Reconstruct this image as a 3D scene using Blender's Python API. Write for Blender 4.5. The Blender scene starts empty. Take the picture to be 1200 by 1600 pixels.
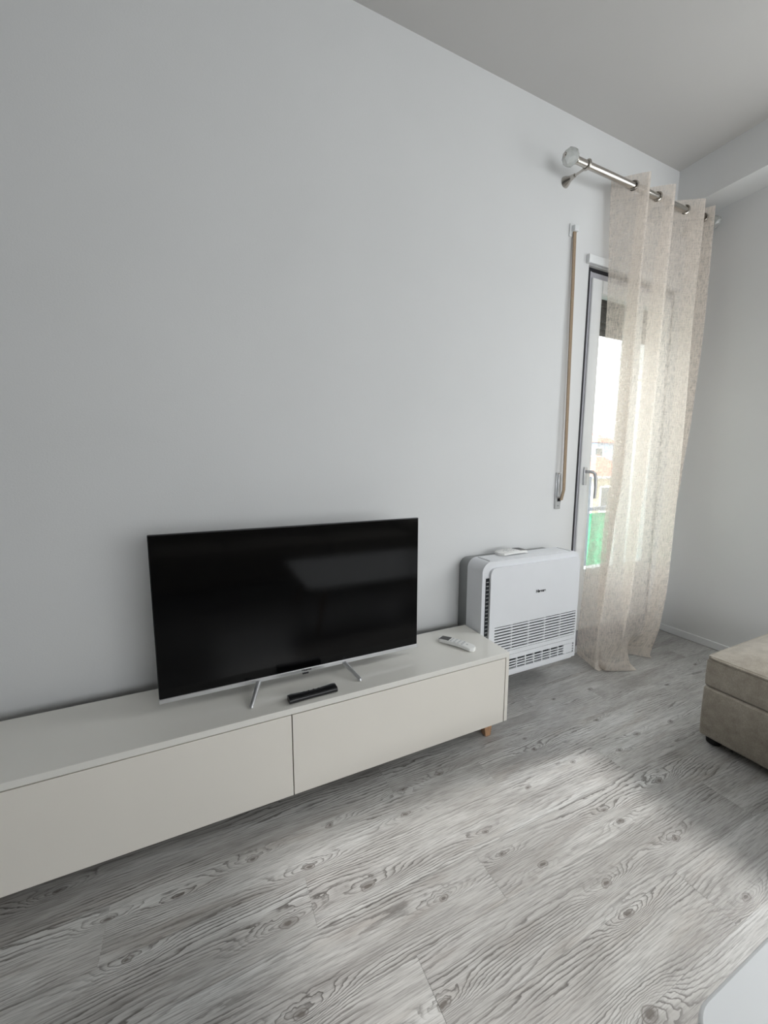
import bpy, bmesh, math, random
from mathutils import Vector, Matrix
random.seed(7)
PI = math.pi
SC = bpy.context.scene
COL = SC.collection

# ------------------------------------------------------------------ materials
def new_mat(name):
    m = bpy.data.materials.new(name); m.use_nodes = True
    nt = m.node_tree; nt.nodes.clear()
    return m, nt
def N(nt, t, **kw):
    n = nt.nodes.new(t)
    for k, v in kw.items(): setattr(n, k, v)
    return n
def lk(nt, a, b): nt.links.new(a, b)
def setin(nt, sock, v):
    if hasattr(v, 'is_output') or isinstance(v, bpy.types.NodeSocket): nt.links.new(v, sock)
    else: sock.default_value = v
def math_n(nt, op, a, b=None, c=None):
    n = N(nt, 'ShaderNodeMath', operation=op)
    setin(nt, n.inputs[0], a)
    if b is not None: setin(nt, n.inputs[1], b)
    if c is not None: setin(nt, n.inputs[2], c)
    return n.outputs[0]
def vmath(nt, op, a, b=None, out=0):
    n = N(nt, 'ShaderNodeVectorMath', operation=op)
    setin(nt, n.inputs[0], a)
    if b is not None: setin(nt, n.inputs[1], b)
    return n.outputs[out]
def noise(nt, vec, scale=1.0, detail=2.0, rough=0.5, dist=0.0):
    n = N(nt, 'ShaderNodeTexNoise'); lk(nt, vec, n.inputs['Vector'])
    n.inputs['Scale'].default_value = scale; n.inputs['Detail'].default_value = detail
    n.inputs['Roughness'].default_value = rough; n.inputs['Distortion'].default_value = dist
    return n.outputs['Fac']
def ramp(nt, fac, stops):
    n = N(nt, 'ShaderNodeValToRGB'); lk(nt, fac, n.inputs[0])
    e = n.color_ramp.elements
    while len(e) < len(stops): e.new(0.5)
    for i, (p, c) in enumerate(stops):
        e[i].position = p
        e[i].color = (c, c, c, 1) if not isinstance(c, tuple) else (*c, 1)
    return n.outputs[0]
def mixc(nt, fac, a, b, mode='MIX'):
    n = N(nt, 'ShaderNodeMix', data_type='RGBA', blend_type=mode)
    setin(nt, n.inputs[0], fac)
    setin(nt, n.inputs[6], a if not isinstance(a, tuple) else (*a, 1))
    setin(nt, n.inputs[7], b if not isinstance(b, tuple) else (*b, 1))
    return n.outputs[2]
def simple(name, col, rough=0.5, metal=0.0, var=0.04, scale=12.0, bump=0.0, bscale=200.0, spec=0.5, stretch=(1,1,1), coat=0.0):
    m, nt = new_mat(name)
    out = N(nt, 'ShaderNodeOutputMaterial'); b = N(nt, 'ShaderNodeBsdfPrincipled')
    lk(nt, b.outputs[0], out.inputs[0])
    tc = N(nt, 'ShaderNodeTexCoord')
    v = vmath(nt, 'MULTIPLY', tc.outputs['Object'], stretch)
    f = noise(nt, v, scale, 3)
    a = tuple(max(0, c*(1-var)) for c in col); d = tuple(min(1, c*(1+var)) for c in col)
    lk(nt, ramp(nt, f, [(0.3, a), (0.7, d)]), b.inputs['Base Color'])
    b.inputs['Roughness'].default_value = rough; b.inputs['Metallic'].default_value = metal
    b.inputs['Specular IOR Level'].default_value = spec
    b.inputs['Coat Weight'].default_value = coat
    if bump > 0:
        bn = N(nt, 'ShaderNodeBump'); bn.inputs['Strength'].default_value = bump; bn.inputs['Distance'].default_value = 0.002
        lk(nt, noise(nt, v, bscale, 3), bn.inputs['Height']); lk(nt, bn.outputs[0], b.inputs['Normal'])
    return m

M = {}
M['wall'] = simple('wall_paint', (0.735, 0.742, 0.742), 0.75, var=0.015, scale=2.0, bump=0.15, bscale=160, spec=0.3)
M['wall_far'] = simple('bounce_cutting_wall', (0.36, 0.35, 0.335), 0.85, var=0.015, scale=2.0, spec=0.2)  # dark tone added on the unseen walls to cut bounce light
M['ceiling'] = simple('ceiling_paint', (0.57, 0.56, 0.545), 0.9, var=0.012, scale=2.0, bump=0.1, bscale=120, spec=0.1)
M['trim'] = simple('white_trim', (0.80, 0.81, 0.82), 0.4, var=0.01)
M['cream'] = simple('cream_lacquer_top', (0.80, 0.785, 0.735), 0.16, var=0.01, scale=3, spec=0.5)
M['cream_front'] = simple('cream_lacquer_front', (0.80, 0.765, 0.70), 0.33, var=0.012, scale=3)
M['dark_gap'] = simple('dark_cavity', (0.03, 0.022, 0.018), 0.8)
M['wood'] = simple('beech_wood', (0.55, 0.32, 0.18), 0.5, var=0.2, scale=20, stretch=(6, 6, 0.6))
M['screen'] = simple('tv_screen_glass', (0.0025, 0.0025, 0.0028), 0.09, var=0.0, spec=0.23)
M['silver'] = simple('brushed_silver', (0.66, 0.67, 0.68), 0.32, 0.75, var=0.04, scale=60, stretch=(0.05, 1, 1))
M['black'] = simple('black_plastic', (0.008, 0.008, 0.009), 0.35, var=0.1)
M['ink'] = simple('printed_ink', (0.02, 0.02, 0.022), 0.5)
M['ac_white'] = simple('white_plastic', (0.79, 0.805, 0.83), 0.38, var=0.008)
M['ac_grey'] = simple('grey_housing', (0.30, 0.31, 0.31), 0.6, var=0.03)
M['ac_dark'] = simple('dark_vent', (0.014, 0.016, 0.02), 0.8)
M['remote_white'] = simple('remote_white', (0.84, 0.84, 0.82), 0.35, var=0.01)
M['button'] = simple('button_grey', (0.56, 0.57, 0.58), 0.5)
M['lcd'] = simple('lcd_grey', (0.10, 0.10, 0.098), 0.55)
M['nickel'] = simple('satin_nickel', (0.52, 0.49, 0.45), 0.16, 0.95, var=0.05, scale=40, stretch=(0.1, 1, 1))
M['pvc'] = simple('white_pvc', (0.80, 0.815, 0.82), 0.35, var=0.01)
M['pvc_shade'] = simple('shaded_frame_pvc', (0.40, 0.40, 0.44), 0.5)  # white frame coloured grey, its side shadow put into the colour
M['seal'] = simple('black_rubber_seal', (0.012, 0.011, 0.016), 0.7)
M['strap'] = simple('tan_webbing', (0.33, 0.245, 0.165), 0.85, var=0.12, scale=400, stretch=(1, 1, 0.2), bump=0.3, bscale=600)
M['shutter'] = simple('brown_shutter', (0.035, 0.026, 0.025), 0.55, var=0.1)
M['table_top'] = simple('white_laminate', (0.88, 0.895, 0.905), 0.4, var=0.012, scale=5)
M['table_edge'] = simple('white_edge_band', (0.72, 0.74, 0.76), 0.4, var=0.01)
M['rail_dark'] = simple('slate_railing', (0.17, 0.175, 0.21), 0.5)
M['rail_pale'] = simple('pale_rail', (0.62, 0.61, 0.58), 0.5)
M['render_grey'] = simple('grey_render', (0.17, 0.165, 0.16), 0.9, var=0.06, scale=3)
M['terracotta'] = simple('terracotta_tiles', (0.42, 0.125, 0.085), 0.9, var=0.15, scale=4)
M['cream_wall'] = simple('cream_house_wall', (0.46, 0.40, 0.29), 0.9, var=0.05)
M['blue_wall'] = simple('pale_blue_house_wall', (0.36, 0.43, 0.55), 0.9, var=0.05)
M['slab'] = simple('balcony_tiles', (0.42, 0.38, 0.36), 0.8, var=0.05)
M['ground'] = simple('outdoor_ground', (0.25, 0.26, 0.22), 0.95, var=0.2, scale=0.3)
M['green'] = simple('green_netting', (0.10, 0.50, 0.25), 0.8, var=0.35, scale=30)
M['foot'] = simple('black_foot', (0.01, 0.01, 0.01), 0.5)

def upholstery():
    m, nt = new_mat('taupe_chenille')
    out = N(nt, 'ShaderNodeOutputMaterial'); b = N(nt, 'ShaderNodeBsdfPrincipled'); lk(nt, b.outputs[0], out.inputs[0])
    tc = N(nt, 'ShaderNodeTexCoord'); o = tc.outputs['Object']
    f1 = noise(nt, o, 26, 4, 0.6); f2 = noise(nt, vmath(nt, 'MULTIPLY', o, (1, 1, 0.35)), 420, 2)
    f = math_n(nt, 'ADD', math_n(nt, 'MULTIPLY', f1, 0.55), math_n(nt, 'MULTIPLY', f2, 0.45))
    lk(nt, ramp(nt, f, [(0.33, (0.31, 0.27, 0.22)), (0.52, (0.40, 0.358, 0.298)), (0.68, (0.50, 0.455, 0.385))]), b.inputs['Base Color'])
    b.inputs['Roughness'].default_value = 0.9; b.inputs['Specular IOR Level'].default_value = 0.2
    b.inputs['Sheen Weight'].default_value = 0.5; b.inputs['Sheen Roughness'].default_value = 0.4
    bn = N(nt, 'ShaderNodeBump'); bn.inputs['Strength'].default_value = 0.35; bn.inputs['Distance'].default_value = 0.002
    lk(nt, f, bn.inputs['Height']); lk(nt, bn.outputs[0], b.inputs['Normal'])
    return m
M['fabric'] = upholstery()

def clear_glass():
    m, nt = new_mat('window_glass')
    out = N(nt, 'ShaderNodeOutputMaterial'); mix = N(nt, 'ShaderNodeMixShader')
    t = N(nt, 'ShaderNodeBsdfTransparent'); t.inputs[0].default_value = (0.96, 0.98, 0.97, 1)
    g = N(nt, 'ShaderNodeBsdfGlossy'); g.inputs['Roughness'].default_value = 0.02
    mix.inputs[0].default_value = 0.06
    lk(nt, t.outputs[0], mix.inputs[1]); lk(nt, g.outputs[0], mix.inputs[2]); lk(nt, mix.outputs[0], out.inputs[0])
    return m
M['glass'] = clear_glass()
def crystal():
    m, nt = new_mat('cut_crystal')
    out = N(nt, 'ShaderNodeOutputMaterial'); b = N(nt, 'ShaderNodeBsdfPrincipled'); lk(nt, b.outputs[0], out.inputs[0])
    b.inputs['Base Color'].default_value = (0.86, 0.88, 0.86, 1); b.inputs['Roughness'].default_value = 0.08
    b.inputs['Transmission Weight'].default_value = 0.7; b.inputs['IOR'].default_value = 1.5
    return m
M['crystal'] = crystal()

def linen():
    m, nt = new_mat('sheer_linen')
    out = N(nt, 'ShaderNodeOutputMaterial')
    tc = N(nt, 'ShaderNodeTexCoord'); uv = tc.outputs['UV']; o = tc.outputs['Object']
    # weave: irregular slub threads (UV in metres)
    a = noise(nt, vmath(nt, 'MULTIPLY', uv, (1.0, 0.22, 1)), 120, 2, 0.6, 0.6)
    b2 = noise(nt, vmath(nt, 'MULTIPLY', uv, (0.18, 1.0, 1)), 150, 2, 0.6, 0.6)
    c = noise(nt, vmath(nt, 'MULTIPLY', uv, (1.0, 0.4, 1)), 380, 2, 0.6)
    f = math_n(nt, 'ADD', math_n(nt, 'ADD', math_n(nt, 'MULTIPLY', a, 0.5), math_n(nt, 'MULTIPLY', b2, 0.28)), math_n(nt, 'MULTIPLY', c, 0.22))
    hole = ramp(nt, f, [(0.40, 0.18), (0.50, 0.34), (0.60, 0.60)])
    sep = N(nt, 'ShaderNodeSeparateXYZ'); lk(nt, uv, sep.inputs[0])
    # doubled cloth along heading band and bottom hem
    head = math_n(nt, 'GREATER_THAN', sep.outputs[1], 2.80)
    hem = math_n(nt, 'LESS_THAN', sep.outputs[1], 0.05)
    dense = math_n(nt, 'MAXIMUM', head, hem)
    hole2 = math_n(nt, 'MULTIPLY', hole, math_n(nt, 'SUBTRACT', 1.0, math_n(nt, 'MULTIPLY', dense, 0.35)))
    col = ramp(nt, f, [(0.40, (0.875, 0.80, 0.725)), (0.60, (0.89, 0.82, 0.75))])
    d = N(nt, 'ShaderNodeBsdfDiffuse'); lk(nt, col, d.inputs[0])
    tl = N(nt, 'ShaderNodeBsdfTranslucent'); lk(nt, col, tl.inputs[0])
    mx = N(nt, 'ShaderNodeMixShader'); mx.inputs[0].default_value = 0.40
    lk(nt, d.outputs[0], mx.inputs[1]); lk(nt, tl.outputs[0], mx.inputs[2])
    t = N(nt, 'ShaderNodeBsdfTransparent')
    mx2 = N(nt, 'ShaderNodeMixShader'); lk(nt, hole2, mx2.inputs[0])
    lk(nt, mx.outputs[0], mx2.inputs[1]); lk(nt, t.outputs[0], mx2.inputs[2]); lk(nt, mx2.outputs[0], out.inputs[0])
    return m
M['linen'] = linen()

# knots of the floor boards: x, y, length scale, width scale, swirl (in grain lines)
KNOTS = [(0.593,-0.917,1,1,5),(0.46,-1.115,1,1,5),(0.842,-0.887,.7,.8,3),(0.936,-0.969,1,1,-4),(0.844,-0.8,.8,.8,3),
 (1.303,-0.919,.8,.8,3),(1.315,-0.971,.9,.9,-4),(1.425,-1.097,1,1,5),(1.069,-1.093,1.1,1.1,6),(1.055,-1.176,1,1,5),
 (1.414,-1.296,1,1,5),(0.892,-1.331,1.3,1.6,-7),(1.632,-0.92,1.2,1.2,5),(1.4,-0.699,1,1,4),(1.304,-0.575,.9,.9,4),
 (0.838,-0.514,.8,.8,3),(0.663,-0.521,.8,.8,-3),(0.161,-0.789,1.5,1.3,7),(0.399,-0.793,1.2,1.1,5),(0.148,-0.986,1.1,1.1,6),
 (-0.306,-0.564,.9,.9,4),(-0.454,-0.413,1,1,5),(-0.237,-0.696,.9,.9,4),(0.089,-0.558,1.1,1,5),(0.352,-0.549,1,1,4),
 (2.827,-0.445,1,1,4),(2.407,-0.51,.9,.9,3),(2.072,-0.715,1,1,4),(1.317,-0.503,.8,.8,4),(1.693,-0.333,.9,.9,4),
 (1.745,-0.553,1,1,4),(1.958,-0.353,1,1,4),(1.65,-0.739,1,1,-5),(1.827,-0.704,1,1,5),(-0.129,-0.579,.8,.8,3),(0.62,-0.62,1,.9,-4),
 (1.12,-0.72,.9,.9,3),(2.3,-0.25,.9,.9,4),(0.25,-0.66,1.2,1,5)]
def floor_mat():
    m, nt = new_mat('grey_laminate_planks')
    out = N(nt, 'ShaderNodeOutputMaterial'); b = N(nt, 'ShaderNodeBsdfPrincipled'); lk(nt, b.outputs[0], out.inputs[0])
    tc = N(nt, 'ShaderNodeTexCoord'); P = tc.outputs['Object']
    at = N(nt, 'ShaderNodeAttribute', attribute_name='plank'); off = at.outputs['Vector']
    s = N(nt, 'ShaderNodeSeparateXYZ'); lk(nt, P, s.inputs[0])
    so = N(nt, 'ShaderNodeSeparateXYZ'); lk(nt, off, so.inputs[0])
    Q = vmath(nt, 'ADD', P, off)
    w1 = noise(nt, vmath(nt, 'MULTIPLY', Q, (1.1, 7, 1)), 1.0, 2, 0.5)
    w2 = noise(nt, vmath(nt, 'MULTIPLY', Q, (7, 45, 1)), 1.0, 3, 0.55)
    f = math_n(nt, 'MULTIPLY', s.outputs[1], 96.0)
    f = math_n(nt, 'ADD', f, math_n(nt, 'MULTIPLY', w1, 12.0))
    f = math_n(nt, 'ADD', f, math_n(nt, 'MULTIPLY', w2, 1.5))
    w3 = noise(nt, vmath(nt, 'MULTIPLY', Q, (16, 60, 1)), 1.0, 3, 0.6)
    f = math_n(nt, 'ADD', f, math_n(nt, 'MULTIPLY', w3, 0.9))
    core = None
    nz = N(nt, 'ShaderNodeTexNoise'); lk(nt, P, nz.inputs['Vector']); nz.inputs['Scale'].default_value = 32; nz.inputs['Detail'].default_value = 2
    PK = vmath(nt, 'ADD', P, vmath(nt, 'MULTIPLY', vmath(nt, 'SUBTRACT', nz.outputs['Color'], (0.5, 0.5, 0.5)), (0.032, 0.014, 0)))
    for (x, y, a, c, amp) in KNOTS:
        dv = vmath(nt, 'MULTIPLY', vmath(nt, 'SUBTRACT', PK, (x, y, 0)), (1/(0.085*a), 1/(0.021*c), 0))
        d2 = vmath(nt, 'DOT_PRODUCT', dv, dv, out=1)
        f = math_n(nt, 'MULTIPLY_ADD', math_n(nt, 'POWER', 2.718, math_n(nt, 'MULTIPLY', d2, -1.0)), amp*1.0, f)
        dk = vmath(nt, 'MULTIPLY', dv, (4.2, 2.1, 0))
        k2 = vmath(nt, 'DOT_PRODUCT', dk, dk, out=1)
        e = math_n(nt, 'POWER', 2.718, math_n(nt, 'MULTIPLY', k2, -1.6))
        core = e if core is None else math_n(nt, 'ADD', core, e)
    fr = math_n(nt, 'FRACT', f)
    line = ramp(nt, fr, [(0.0, 0.0), (0.10, 1.0), (0.24, 0.75), (0.45, 0.15), (0.75, 0.0), (1.0, 0.0)])
    st = noise(nt, vmath(nt, 'MULTIPLY', Q, (2.2, 11, 1)), 1.0, 3, 0.55)
    line = math_n(nt, 'MULTIPLY', line, ramp(nt, st, [(0.34, 0.10), (0.58, 1.0)]))
    fib = noise(nt, vmath(nt, 'MULTIPLY', Q, (14, 420, 1)), 1.0, 3, 0.6)
    bl = noise(nt, vmath(nt, 'MULTIPLY', Q, (1.6, 9, 1)), 1.0, 4, 0.6, 0.6)
    base = ramp(nt, bl, [(0.28, (0.37, 0.358, 0.342)), (0.50, (0.53, 0.522, 0.505)), (0.70, (0.64, 0.643, 0.63))])
    br = noise(nt, vmath(nt, 'MULTIPLY', Q, (2.7, 14, 1)), 1.3, 3, 0.6)
    base = mixc(nt, ramp(nt, br, [(0.54, 0.0), (0.72, 0.45)]), base, (0.37, 0.335, 0.30))
    base = mixc(nt, ramp(nt, fib, [(0.30, 0.55), (0.55, 0.0)]), base, (0.17, 0.163, 0.157))
    sh = math_n(nt, 'MULTIPLY_ADD', so.outputs[2], 0.09, 0.94)
    base = mixc(nt, 1.0, base, sh, 'MULTIPLY')
    base = mixc(nt, math_n(nt, 'MULTIPLY', line, 0.92), base, (0.105, 0.096, 0.089))
    ck = ramp(nt, core, [(0.14, 0.0), (0.26, 0.25), (0.34, 0.72), (0.46, 0.25), (0.66, 0.40), (0.85, 0.80)])
    base = mixc(nt, ck, base, (0.115, 0.097, 0.085))
    lk(nt, base, b.inputs['Base Color'])
    lk(nt, ramp(nt, math_n(nt, 'ADD', fib, line), [(0.3, 0.17), (1.2, 0.34)]), b.inputs['Roughness'])
    b.inputs['Specular IOR Level'].default_value = 0.5
    bn = N(nt, 'ShaderNodeBump'); bn.inputs['Strength'].default_value = 0.12; bn.inputs['Distance'].default_value = 0.001
    lk(nt, math_n(nt, 'MULTIPLY', math_n(nt, 'ADD', line, fib), -1.0), bn.inputs['Height']); lk(nt, bn.outputs[0], b.inputs['Normal'])
    return m
M['floor'] = floor_mat()

# ------------------------------------------------------------------ mesh helpers
def link(name, bm, mat, parent=None, smooth=False, bevel=0.0, seg=2, loc=None):
    bmesh.ops.recalc_face_normals(bm, faces=bm.faces[:])
    me = bpy.data.meshes.new(name)
    if loc is not None:
        bmesh.ops.translate(bm, verts=bm.verts[:], vec=-Vector(loc))
    bm.to_mesh(me); bm.free()
    me.materials.append(M[mat] if isinstance(mat, str) else mat)
    o = bpy.data.objects.new(name, me); COL.objects.link(o)
    if loc is not None: o.location = loc
    if parent is not None:
        o.parent = parent
    if bevel > 0:
        md = o.modifiers.new('bevel', 'BEVEL'); md.width = bevel; md.segments = seg; md.limit_method = 'ANGLE'; md.angle_limit = math.radians(40)
        smooth = True
    if smooth:
        for p in me.polygons: p.use_smooth = True
        try: me.set_sharp_from_angle(angle=math.radians(38))
        except Exception: pass
    return o
def tag(o, label=None, cat=None, group=None, kind=None):
    if label: o['label'] = label
    if cat: o['category'] = cat
    if group: o['group'] = group
    if kind: o['kind'] = kind
    return o
def empty(name, loc, label, cat, rz=0.0, group=None):
    o = bpy.data.objects.new(name, None); COL.objects.link(o)
    o.location = loc; o.rotation_euler = (0, 0, rz); o.empty_display_size = 0.1
    return tag(o, label, cat, group)
def box(bm, x0, x1, y0, y1, z0, z1, mtx=None):
    vs = [bm.verts.new((x, y, z)) for z in (z0, z1) for y in (y0, y1) for x in (x0, x1)]
    for f in ((0,1,3,2),(4,5,7,6),(0,1,5,4),(2,3,7,6),(0,2,6,4),(1,3,7,5)):
        bm.faces.new([vs[i] for i in f])
    if mtx is not None: bmesh.ops.transform(bm, matrix=mtx, verts=vs)
    return vs
def BX(*a):
    bm = bmesh.new(); box(bm, *a); return bm
def tube(bm, pts, radii, seg=12, cap=True):
    pts = [Vector(p) for p in pts]; n = len(pts)
    if not isinstance(radii, (list, tuple)): radii = [radii]*n
    rings = []; prev = None
    for i, p in enumerate(pts):
        t = (pts[min(i+1, n-1)] - pts[max(i-1, 0)]).normalized()
        if prev is None:
            u = t.cross(Vector((0, 0, 1)))
            if u.length < 1e-3: u = t.cross(Vector((1, 0, 0)))
            u.normalize()
        else:
            u = (prev - t*prev.dot(t)).normalized()
        prev = u; v = t.cross(u)
        rings.append([bm.verts.new(p + (u*math.cos(2*PI*k/seg) + v*math.sin(2*PI*k/seg))*radii[i]) for k in range(seg)])
    for a, b in zip(rings, rings[1:]):
        for k in range(seg): bm.faces.new((a[k], a[(k+1) % seg], b[(k+1) % seg], b[k]))
    if cap:
        bm.faces.new(rings[0][::-1]); bm.faces.new(rings[-1])
def TU(*a, **k):
    bm = bmesh.new(); tube(bm, *a, **k); return bm
def torus(bm, c, axis, R, r, seg=28, sub=10):
    axis = Vector(axis).normalized(); u = axis.orthogonal().normalized(); v = axis.cross(u); c = Vector(c)
    rings = []
    for i in range(seg):
        d = u*math.cos(2*PI*i/seg) + v*math.sin(2*PI*i/seg)
        rings.append([bm.verts.new(c + d*(R + r*math.cos(2*PI*k/sub)) + axis*(r*1.3*math.sin(2*PI*k/sub))) for k in range(sub)])
    for i in range(seg):
        a, b = rings[i], rings[(i+1) % seg]
        for k in range(sub): bm.faces.new((a[k], a[(k+1) % sub], b[(k+1) % sub], b[k]))
def rrect(x0, x1, z0, z1, r, n=8):
    """rounded rectangle outline, r = (bl, br, tr, tl)"""
    out = []
    for (cx, cz, rr, a0) in ((x0, z0, r[0], PI), (x1, z0, r[1], 1.5*PI), (x1, z1, r[2], 0), (x0, z1, r[3], 0.5*PI)):
        if rr <= 0: out.append((cx, cz)); continue
        sx = 1 if cx == x0 else -1; sz = 1 if cz == z0 else -1
        for k in range(n+1):
            a = a0 + 0.5*PI*k/n
            out.append((cx + sx*rr + rr*math.cos(a), cz + sz*rr + rr*math.sin(a)))
    return out
def prism(bm, outl, y0, y1):
    """outline in XZ, extruded along y"""
    a = [bm.verts.new((x, y0, z)) for x, z in outl]; b = [bm.verts.new((x, y1, z)) for x, z in outl]
    n = len(outl)
    bm.faces.new(a); bm.faces.new(b[::-1])
    for i in range(n): bm.faces.new((a[i], a[(i+1) % n], b[(i+1) % n], b[i]))
    return a, b
def prism_z(bm, outl, z0, z1):
    a = [bm.verts.new((x, y, z0)) for x, y in outl]; b = [bm.verts.new((x, y, z1)) for x, y in outl]
    n = len(outl)
    bm.faces.new(a[::-1]); bm.faces.new(b)
    for i in range(n): bm.faces.new((a[i], a[(i+1) % n], b[(i+1) % n], b[i]))
def bevel_sel(bm, test, off, seg):
    es = [e for e in bm.edges if all(test(v.co) for v in e.verts)]
    bmesh.ops.bevel(bm, geom=es, offset=off, segments=seg, profile=0.5, affect='EDGES', clamp_overlap=True)
def text_bm(s, size, depth=0.0004, bold=0.0):
    c = bpy.data.curves.new('t', 'FONT'); c.body = s; c.size = size; c.extrude = depth; c.align_x = 'CENTER'; c.align_y = 'CENTER'; c.offset = bold
    o = bpy.data.objects.new('t', c); COL.objects.link(o)
    dg = bpy.context.evaluated_depsgraph_get()
    me = bpy.data.meshes.new_from_object(o.evaluated_get(dg))
    bm = bmesh.new(); bm.from_mesh(me)
    bpy.data.objects.remove(o); bpy.data.curves.remove(c); bpy.data.meshes.remove(me)
    # text faces -y
    bmesh.ops.transform(bm, matrix=Matrix.Rotation(PI/2, 4, 'X'), verts=bm.verts[:])
    return bm
def struct(name, bm, mat, parent=None, **k):
    o = link(name, bm, mat, parent, **k); o['kind'] = 'structure'; return o

# ------------------------------------------------------------------ camera
F_PX = 613.54
cam = bpy.data.cameras.new('camera'); co = bpy.data.objects.new('camera', cam); COL.objects.link(co)
cam.sensor_fit = 'VERTICAL'; cam.sensor_height = 36.0; cam.sensor_width = 27.0; cam.lens = F_PX/1600*36.0
cam.clip_start = 0.02; cam.clip_end = 300
yaw, pitch, roll = 0.4347, -0.1257, 0.0018
fw = Vector((math.sin(yaw)*math.cos(pitch), math.cos(yaw)*math.cos(pitch), math.sin(pitch)))
rt = Vector((math.cos(yaw), -math.sin(yaw), 0)); up = rt.cross(fw)
r2 = rt*math.cos(roll) + up*math.sin(roll); u2 = up*math.cos(roll) - rt*math.sin(roll)
co.matrix_world = Matrix(((r2.x, u2.x, -fw.x, 0.0), (r2.y, u2.y, -fw.y, -1.7635), (r2.z, u2.z, -fw.z, 1.2868), (0, 0, 0, 1)))
SC.camera = co

# ------------------------------------------------------------------ room shell
XL, XR, YB, H = -4.6, 3.187, -4.4, 3.189
WX0, WX1, WZ0, WZ1 = 2.166, 3.03, 0.05, 2.46          # balcony door opening in the tv wall
def wall_with_hole_y(name, y0, y1, xa, xb, za, zb, hx0, hx1, hz0, hz1, mat='wall'):
    bm = bmesh.new()
    for b in ((xa, hx0, za, zb), (hx1, xb, za, zb), (hx0, hx1, za, hz0), (hx0, hx1, hz1, zb)):
        if b[1]-b[0] > 1e-4 and b[3]-b[2] > 1e-4: box(bm, b[0], b[1], y0, y1, b[2], b[3])
    return struct(name, bm, mat)
wall_with_hole_y('wall_back', 0.0, 0.24, XL-0.2, XR+0.2, 0, H, WX0, WX1, WZ0, WZ1)
wall_with_hole_y('wall_front', YB-0.2, YB, XL-0.2, XR+0.2, 0, H, 0.1, 3.0, 0.0001, 2.35, 'wall_far')
bm = bmesh.new()                                       # right wall with an added unseen opening that shapes the floor sun patch
RY0, RY1, RZ0, RZ1 = -1.62, -0.81, 1.49, 2.88
for b in ((YB, RY0, 0, H), (RY1, 0, 0, H), (RY0, RY1, 0, RZ0), (RY0, RY1, RZ1, H)):
    box(bm, XR, XR+0.2, b[0], b[1], b[2], b[3])
struct('wall_right', bm, 'wall')
struct('wall_left', BX(XL-0.2, XL, YB, 0, 0, H), 'wall_far')
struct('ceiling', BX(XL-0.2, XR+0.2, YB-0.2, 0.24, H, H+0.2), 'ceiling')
struct('trim_1', BX(2.963, XR, YB, 0, 2.941, H), 'wall')            # beam box along the right wall under the ceiling
struct('baseboard_right', BX(XR-0.012, XR, YB, -0.001, 0, 0.052), 'trim', bevel=0.004)
bm = bmesh.new()
box(bm, XL, XL+0.012, YB, 0, 0, 0.052)
struct('baseboard_left', bm, 'trim', bevel=0.004)

# floor: one face per plank with its own random offset
bm = bmesh.new(); lay = bm.faces.layers.int.new('pid')
PW, PL = 0.1605, 1.33
JOINT = {0: 0.23, -1: 0.76, 1: 1.024, -3: 1.30, -2: 0.45, 2: 0.62, 3: 1.55, 4: 0.95}
pinfo = []
k0 = math.floor((YB + 0.682)/PW) - 1
for k in range(k0, 6):
    y0 = -0.8425 + k*PW; y1 = y0 + PW
    y0c, y1c = max(y0, YB-0.2), min(y1, 0.24)
    if y1c <= y0c: continue
    x = JOINT.get(k, random.random()*PL) - 4*PL
    while x < XR + 0.2:
        a, b = max(x, XL-0.2), min(x+PL, XR+0.2)
        if b > a:
            g = 0.0004
            f = bm.faces.new([bm.verts.new(p) for p in ((a+g, y0c+g, 0), (b-g, y0c+g, 0), (b-g, y1c-g, 0), (a+g, y1c-g, 0))])
            pinfo.append((random.uniform(-20, 20), random.uniform(-20, 20), random.random()))
        x += PL
nf = len(bm.faces)
base = box(bm, XL-0.2, XR+0.2, YB-0.2, 0.24, -0.15, -0.001)
fl = link('floor', bm, 'floor'); fl['kind'] = 'structure'
at = fl.data.attributes.new('plank', 'FLOAT_VECTOR', 'FACE')
for i in range(len(fl.data.polygons)):
    at.data[i].vector = pinfo[i] if i < nf else (0, 0, 0.0)

# ------------------------------------------------------------------ balcony door (window_1)
win = bpy.data.objects.new('window_1', None); COL.objects.link(win); win.location = (2.6, 0, 0.05); win['kind'] = 'structure'
def wpart(name, bm, mat, parent=win, **k):
    bmesh.ops.translate(bm, verts=bm.verts[:], vec=(-2.6, 0, -0.05))
    o = link(name, bm, mat, parent, **k)
    return o
bm = bmesh.new()                                        # black seal round the frame, seen as a dark line
box(bm, WX0, WX0+0.016, -0.0005, 0.09, WZ0, WZ1-0.03); box(bm, WX1-0.013, WX1, 0.004, 0.09, WZ0, WZ1); box(bm, WX0, WX1, 0.02, 0.09, WZ1-0.03, WZ1)
wpart('frame_seal', bm, 'seal')
bm = bmesh.new()
a, b, c, d = WX0+0.0162, WX1-0.013, WZ0, WZ1-0.03
box(bm, a, a+0.018, 0.002, 0.09, c, d); box(bm, b-0.03, b, 0.002, 0.09, c, d)
box(bm, a+0.018, b-0.03, 0.006, 0.09, d-0.035, d); box(bm, a+0.018, b-0.03, -0.012, 0.09, c, c+0.10)
wpart('window_frame', bm, 'pvc_shade', bevel=0.003)
box_z0, box_z1 = c+0.10, d-0.035
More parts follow.
